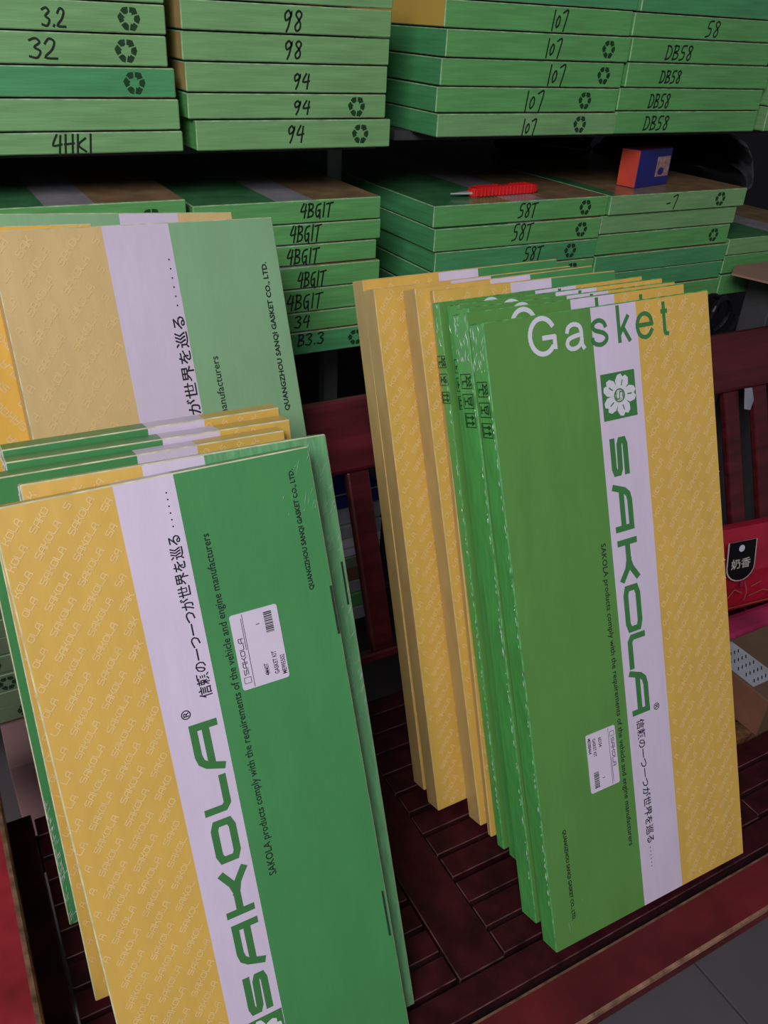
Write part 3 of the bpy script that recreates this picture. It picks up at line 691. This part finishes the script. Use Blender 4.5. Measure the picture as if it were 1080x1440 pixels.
f1 = place_carton('gasket_carton', B['F1'], (.49, .70), True, 'rear of three cartons topped green, white and yellow in the left group', GLt)
r2 = place_carton('gasket_carton', B['R2'], (.1150 / .3183, .1895 / .3183), False, 'tall wide carton behind the left group, yellow, white and glare-paled green, slogan half covered', GLt, patk=1.45, pal=(PGR, PYL))
slogan(r2, .1870, .3250, 'up', .250, .0115, .262, .313)
text_part(r2, 'lettering', 'SAKOLA products comply with the requirements of the vehicle and engine manufacturers', TXT, at(.2200, .0700, 'up'), length=.455, cap=.0085, bold=.006, res=2)
text_part(r2, 'lettering', 'QUANGZHOU SANQI GASKET CO., LTD.', TXT, at(.3005, .4480, 'up'), length=.179, cap=.0060, bold=.03, res=2)
place_carton('gasket_carton', B['R2b'], (1, 1), False, 'bright yellow carton peeking out left of the tall wide one', GLt, flip=True, patk=1.45, stripes=[(B['R2b'][3], BYL)], right=YSD)
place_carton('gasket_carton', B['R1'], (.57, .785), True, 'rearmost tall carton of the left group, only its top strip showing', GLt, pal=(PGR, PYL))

# glints modelled as whitish slivers along folds of the clear film, slightly proud
FILMM = mat('whitish_film_glint', (0.80, 0.84, 0.82, 1), rough=0.18, var=0.05, alpha=0.55, coat=0.6)
def film_fold_glints(o, place, u0, u1, v0, v1, n, seed, ang=70, spread=35, lmin=.003, lmax=.012, w=.0006):
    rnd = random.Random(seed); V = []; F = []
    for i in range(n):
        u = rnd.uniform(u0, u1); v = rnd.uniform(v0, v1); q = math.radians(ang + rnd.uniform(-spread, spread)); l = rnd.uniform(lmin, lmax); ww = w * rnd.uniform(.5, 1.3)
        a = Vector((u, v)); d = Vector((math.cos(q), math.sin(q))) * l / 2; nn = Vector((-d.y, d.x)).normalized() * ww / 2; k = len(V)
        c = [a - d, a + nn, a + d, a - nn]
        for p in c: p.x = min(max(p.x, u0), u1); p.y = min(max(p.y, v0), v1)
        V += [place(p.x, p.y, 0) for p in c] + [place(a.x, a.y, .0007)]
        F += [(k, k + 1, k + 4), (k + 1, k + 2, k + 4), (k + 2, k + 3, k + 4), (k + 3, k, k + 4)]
    obj('film_fold_glints', me_from(V, F), o, [FILMM], kind='stuff')
left_side = lambda a, b, e: (-.0003 - e, a, b)
face = lambda a, b, e: (a, -.0003 - e, b)
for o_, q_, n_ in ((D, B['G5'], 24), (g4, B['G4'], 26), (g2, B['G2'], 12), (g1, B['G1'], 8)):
    film_fold_glints(o_, left_side, .001, q_[5] - .001, q_[4] - .045, q_[4] - .002, n_, n_, 100, 30)
    film_fold_glints(o_, left_side, q_[5] * .05, q_[5] * .12, .05, q_[4] - .06, 60, n_ + 1, 90, 8, .002, .008, .0008)
film_fold_glints(f4, face, .236, .2555, .30, .568, 70, 4, 50, 14, .004, .014, .0005)
film_fold_glints(f5, face, .215, .2455, .52, .572, 12, 5, 60, 14, .006, .016, .0002)
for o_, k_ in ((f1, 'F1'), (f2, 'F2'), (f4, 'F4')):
    film_fold_glints(o_, left_side, .001, .020, B[k_][4] - .05, B[k_][4] - .001, 60, 8, 90, 60, .004, .012, .0012)
film_fold_glints(f3, face, .0005, .006, .002, .16, 90, 14, 80, 30, .004, .014, .0009)
film_fold_glints(f3, face, .004, .05, .002, .12, 24, 15, 55, 10, .006, .016, .0005)
film_fold_glints(D, face, .002, .06, .002, .05, 10, 16, 110, 16, .006, .016, .0002)

# ================================================================== SMALL THINGS
# box cutter
kn = empty('box_cutter', (.882, 1.188, .6015), 'red plastic snap-blade box cutter lying on a green carton', 'box cutter', rot=(0, 0, math.radians(4))); kn.scale = (1.20, 1.0, 1.0)
bm = bmesh.new()
prof = [(-.050, .004), (-.046, .0105), (.062, .0125), (.070, .010), (.072, .004), (.070, -.006), (.062, -.0105), (-.044, -.0095), (-.050, -.005)]
lo = [bm.verts.new((x, y, .0012)) for x, y in prof]; hi = [bm.verts.new((x, y, .0150)) for x, y in prof]
bm.faces.new(lo[::-1]); bm.faces.new(hi)
for i in range(len(prof)): bm.faces.new((lo[i], lo[(i + 1) % len(prof)], hi[(i + 1) % len(prof)], hi[i]))
bmesh.ops.bevel(bm, geom=[e for e in bm.edges], offset=.002, segments=2, affect='EDGES')
me = bpy.data.meshes.new('handle'); bm.to_mesh(me); bm.free(); obj('handle', me, kn, [REDP])
for i in range(15): box_obj('grip_rib', (-.036 + i * .0064, -.0108, .002), (-.0332 + i * .0064, .0122, .0166), REDP, kn, .0006)
obj('blade', me_from([(-.046, .0075, .0060), (-.046, -.0065, .0060), (-.078, .0065, .0060), (-.046, .0075, .0095), (-.046, -.0065, .0095), (-.078, .0065, .0075)], [(0, 1, 2), (5, 4, 3), (0, 3, 4, 1), (1, 4, 5, 2), (2, 5, 3, 0)]), kn, [BLADE])
box_obj('slider', (.0, -.004, .0145), (.016, .003, .0185), DRD, kn, .001)
# red and blue box
rb = empty('small_box', (1.178, 1.176, .6025), 'small red and blue card box standing on a green carton', 'box', rot=(0, 0, math.radians(13)))
bm = bmesh.new(); bm_box(bm, (0, 0, 0), (.106, .040, .064), .001)
for f in bm.faces:
    n = f.normal; f.material_index = 1 if n.x < -.9 else (2 if n.z > .9 else 0)
me = bpy.data.meshes.new('box_body'); bm.to_mesh(me); bm.free(); obj('box_body', me, rb, [BLUE, REDB, DRD])
pc = box_obj('picture_panel', (.060, -.0010, .016), (.101, .001, .050), PIC, rb)
shape_part(pc, 'picture_mark', [[(.074 + .010 * math.cos(i * PI / 6), .025 + .0065 * math.sin(i * PI / 6)) for i in range(12)]], BLUE, lambda a, b: (a, -.0014, b))

# black plastic bags on the right end of the rack
def lumpy(name, loc, r, label, seed, top=1.25):
    bm = bmesh.new(); bmesh.ops.create_icosphere(bm, subdivisions=4, radius=1)
    rnd = random.Random(seed); ph = [(rnd.uniform(2, 7), rnd.uniform(2, 7), rnd.uniform(2, 7), rnd.uniform(0, 6)) for _ in range(7)]
    for v in bm.verts:
        d = v.co.copy(); s = 1 + sum((.045) * math.sin(a * d.x + b * d.y + c * d.z + p) for a, b, c, p in ph)
        s += .06 * abs(math.sin(7 * math.atan2(d.y, d.x) + 3 * d.z)); z = d.z
        if z < -.6: z = -.6 + (z + .6) * .1
        v.co = Vector((d.x * s * r[0], d.y * s * r[1], (z * (s if z > 0 else 1) + .64) * r[2]))
    me = bpy.data.meshes.new(name); bm.to_mesh(me); bm.free()
    for p in me.polygons: p.use_smooth = True
    o = obj(name, me, None, [BLK]); o.location = loc; tag(o, label, 'bag', 'black bags on the rack'); return o
lumpy('plastic_bag', (1.68, 1.57, .5085), (.17, .20, .088), 'shiny black plastic bag on the short green stack at the right edge', 5)
lumpy('plastic_bag', (1.30, 1.60, .6035), (.10, .11, .040), 'black plastic bag behind the red and blue box', 9)

# grey carton with an open tan flap behind the bench, right edge
gc = empty('open_carton', (1.60, 1.08, -.4195), 'grey carton with an open tan flap behind the bench at the right edge', 'carton')
box_obj('carton_body', (-.115, -.025, 0), (.26, .040, .868), CRG, gc, .002)
fp = [(-.228, -.005, .8745), (-.180, -.11, .870), (.15, -.15, .866), (.15, .038, .8730), (-.17, .038, .8745)]
fm = me_from(fp + [(x, y, z + .0035) for x, y, z in fp], [(4, 3, 2, 1, 0), (5, 6, 7, 8, 9)] + [(i, (i + 1) % 5, 5 + (i + 1) % 5, 5 + i) for i in range(5)])
obj('flap', fm, gc, [CRD])
# black cable hanging over the rail
pts = []
for i in range(40):
    t = i / 39; q = t * 4 * PI
    pts.append((1.295 + .034 * math.cos(q) + .05 * t, 1.045 + .006 * math.sin(q * .5), .395 + .036 * math.sin(q) - .01 * t))
o = obj('cable', tube(pts, .005), None, [BLK]); tag(o, 'coil of black cable hanging behind the bench back at right', 'cable')
# paper behind the spindles
pp = [(1.322, .9300, .244), (1.338, .9290, .240), (1.347, .9340, .257), (1.340, .9400, .281), (1.320, .9400, .282)]
o = obj('paper_scrap', me_from(pp + [(x, y + .0012, z) for x, y, z in pp],
        [(0, 1, 2, 3, 4), (9, 8, 7, 6, 5)] + [(i, 5 + i, 5 + (i + 1) % 5, (i + 1) % 5) for i in range(5)]), None, [GRY]); tag(o, 'scrap of pale paper stuck on the right bench spindles under the rail', 'paper')

# red gift bag and neighbours on the seat, right edge
gb = empty('gift_bag', (1.11, .722, .0095), 'shiny red gift bag with a black tag on the bench seat at right', 'bag', rot=(math.radians(-8), 0, math.radians(-8)))
bm = bmesh.new(); N = 14
def ring(z, w, d):
    out = []
    for i in range(N):
        q = 2 * PI * i / N; c, s = math.cos(q), math.sin(q)
        r = 1 / max(abs(c) ** 1, abs(s) ** 1) if True else 1
        out.append(bm.verts.new((c * r * w * (1 + .03 * math.sin(3 * q + z * 60)), s * r * d * (1 + .08 * math.sin(2 * q + z * 40)), z)))
    return out
rg = [ring(z, w, d) for z, w, d in ((0, .105, .040), (.04, .112, .044), (.070, .110, .040), (.105, .108, .030), (.125, .106, .018), (.137, .104, .008))]
bm.faces.new(rg[0][::-1])
for a, b in zip(rg, rg[1:]):
    for i in range(N): bm.faces.new((a[i], a[(i + 1) % N], b[(i + 1) % N], b[i]))
bm.faces.new(rg[-1])
me = bpy.data.meshes.new('bag_body'); bm.to_mesh(me); bm.free(); obj('bag_body', me, gb, [BAGR])
def tagpts(s=1.0): 
    return [(-.034 * s, .034), (.034 * s, .034), (.034 * s, -.010)] + [(.034 * s * math.cos(q), -.010 + .030 * s * math.sin(q)) for q in [-PI * i / 10 for i in range(1, 10)]] + [(-.034 * s, -.010)]
def gp(dx, dz, y): return lambda a, b: (dx + a, y - (0.115 - (dz + b)) * .10, dz + b)
bt = shape_part(gb, 'black_tag', [tagpts(.87)], CLR, gp(-.022, .100, -.049)); 
shape_part(bt, 'tag_face', [tagpts(.80)], BLK, gp(-.022, .100, -.0496))
shape_part(bt, 'tag_hole', [[(.006 * math.cos(q), .006 * math.sin(q)) for q in [2 * PI * i / 12 for i in range(12)]]], WPI, gp(-.024, .122, -.0502))
text_part(bt, 'lettering', '奶香', CLR, gp(-.043, .089, -.0502), cap=.0125, length=.040, bold=.02, res=2)
shape_part(gb, 'drop_print', [[(0, .009), (.004, 0), (.0025, -.005), (-.0025, -.005), (-.004, 0)]], BAGP, gp(-.016, .058, -.049))
V, F = ribbon([[(-.06, .01), (-.045, .025), (-.035, .005), (-.02, .02), (-.005, .012)], [(-.05, .03), (-.04, -.005)], [(0, .03), (.006, .012), (.002, -.002)], [(.015, .02), (.035, .026)], [(.012, .004), (.04, .01), (.06, .004)], [(-.06, -.012), (.06, -.010)]], .0016)
obj('gold_script', rib3(V, F, gp(-.01, .030, -.0492)), gb, [GLD])
for s in (-.04, .04):
    pass
# pink bag in front of the gift bag
bm = bmesh.new(); bm_box(bm, (0, 0, 0), (.20, .055, .048), .014)
for v in bm.verts: v.co.z += .004 * math.sin(v.co.x * 60) if v.co.z > .02 else 0
me = bpy.data.meshes.new('pouch'); bm.to_mesh(me); bm.free(); pk = obj('pink_pouch', me, None, [BAGP]); pk.location = (.985, .598, .0005); tag(pk, 'pink bag lying between the red gift bag and the small carton', 'bag')
V, F = ribbon([[(.085 + .010 * math.cos(2 * PI * i / 14), .024 + .012 * math.sin(2 * PI * i / 14)) for i in range(15)], [(.080, .024), (.090, .024)]], .0014)
obj('round_print', rib3(V, F, lambda a, b: (a, -.0006, b)), pk, [CLR])
# small carton
sc_ = empty('small_carton', (.906, .472, .0005), 'small brown carton with a printed top on the seat at the right edge', 'carton')
box_obj('carton_body', (0, 0, 0), (.16, .118, .066), CRDD, sc_, .001)
box_obj('dark_side', (-.0008, .001, .001), (.001, .117, .065), BRN, sc_)['label'] = 'dark brown side'
box_obj('printed_label', (.004, .030, .0655), (.055, .114, .0668), GRY, sc_)
V, F = ribbon([[(.012 + .008 * (i % 5), .036 + .014 * (i // 5)), (.017 + .008 * (i % 5), .040 + .014 * (i // 5))] for i in range(25)], .0016)
obj('label_print', me_from([(a, b, .0671) for a, b, l in V], F), sc_, [TXT])
text_part(sc_, 'lettering', 'A', TXT, lambda a, b: (.018 + a, -.0005, .030 + b), cap=.016, bold=.02)
# cardboard box under the rack, left
cb = empty('cardboard_box', (.14, 1.05, -.4195), 'pinkish cardboard box under the rack behind the left armrest', 'box')
box_obj('box_body', (-.172, 0, 0), (.20, .30, .242), CRP, cb, .002)
box_obj('tape_strip', (.01, -.0008, .02), (.05, .3008, .2428), CRD, cb)
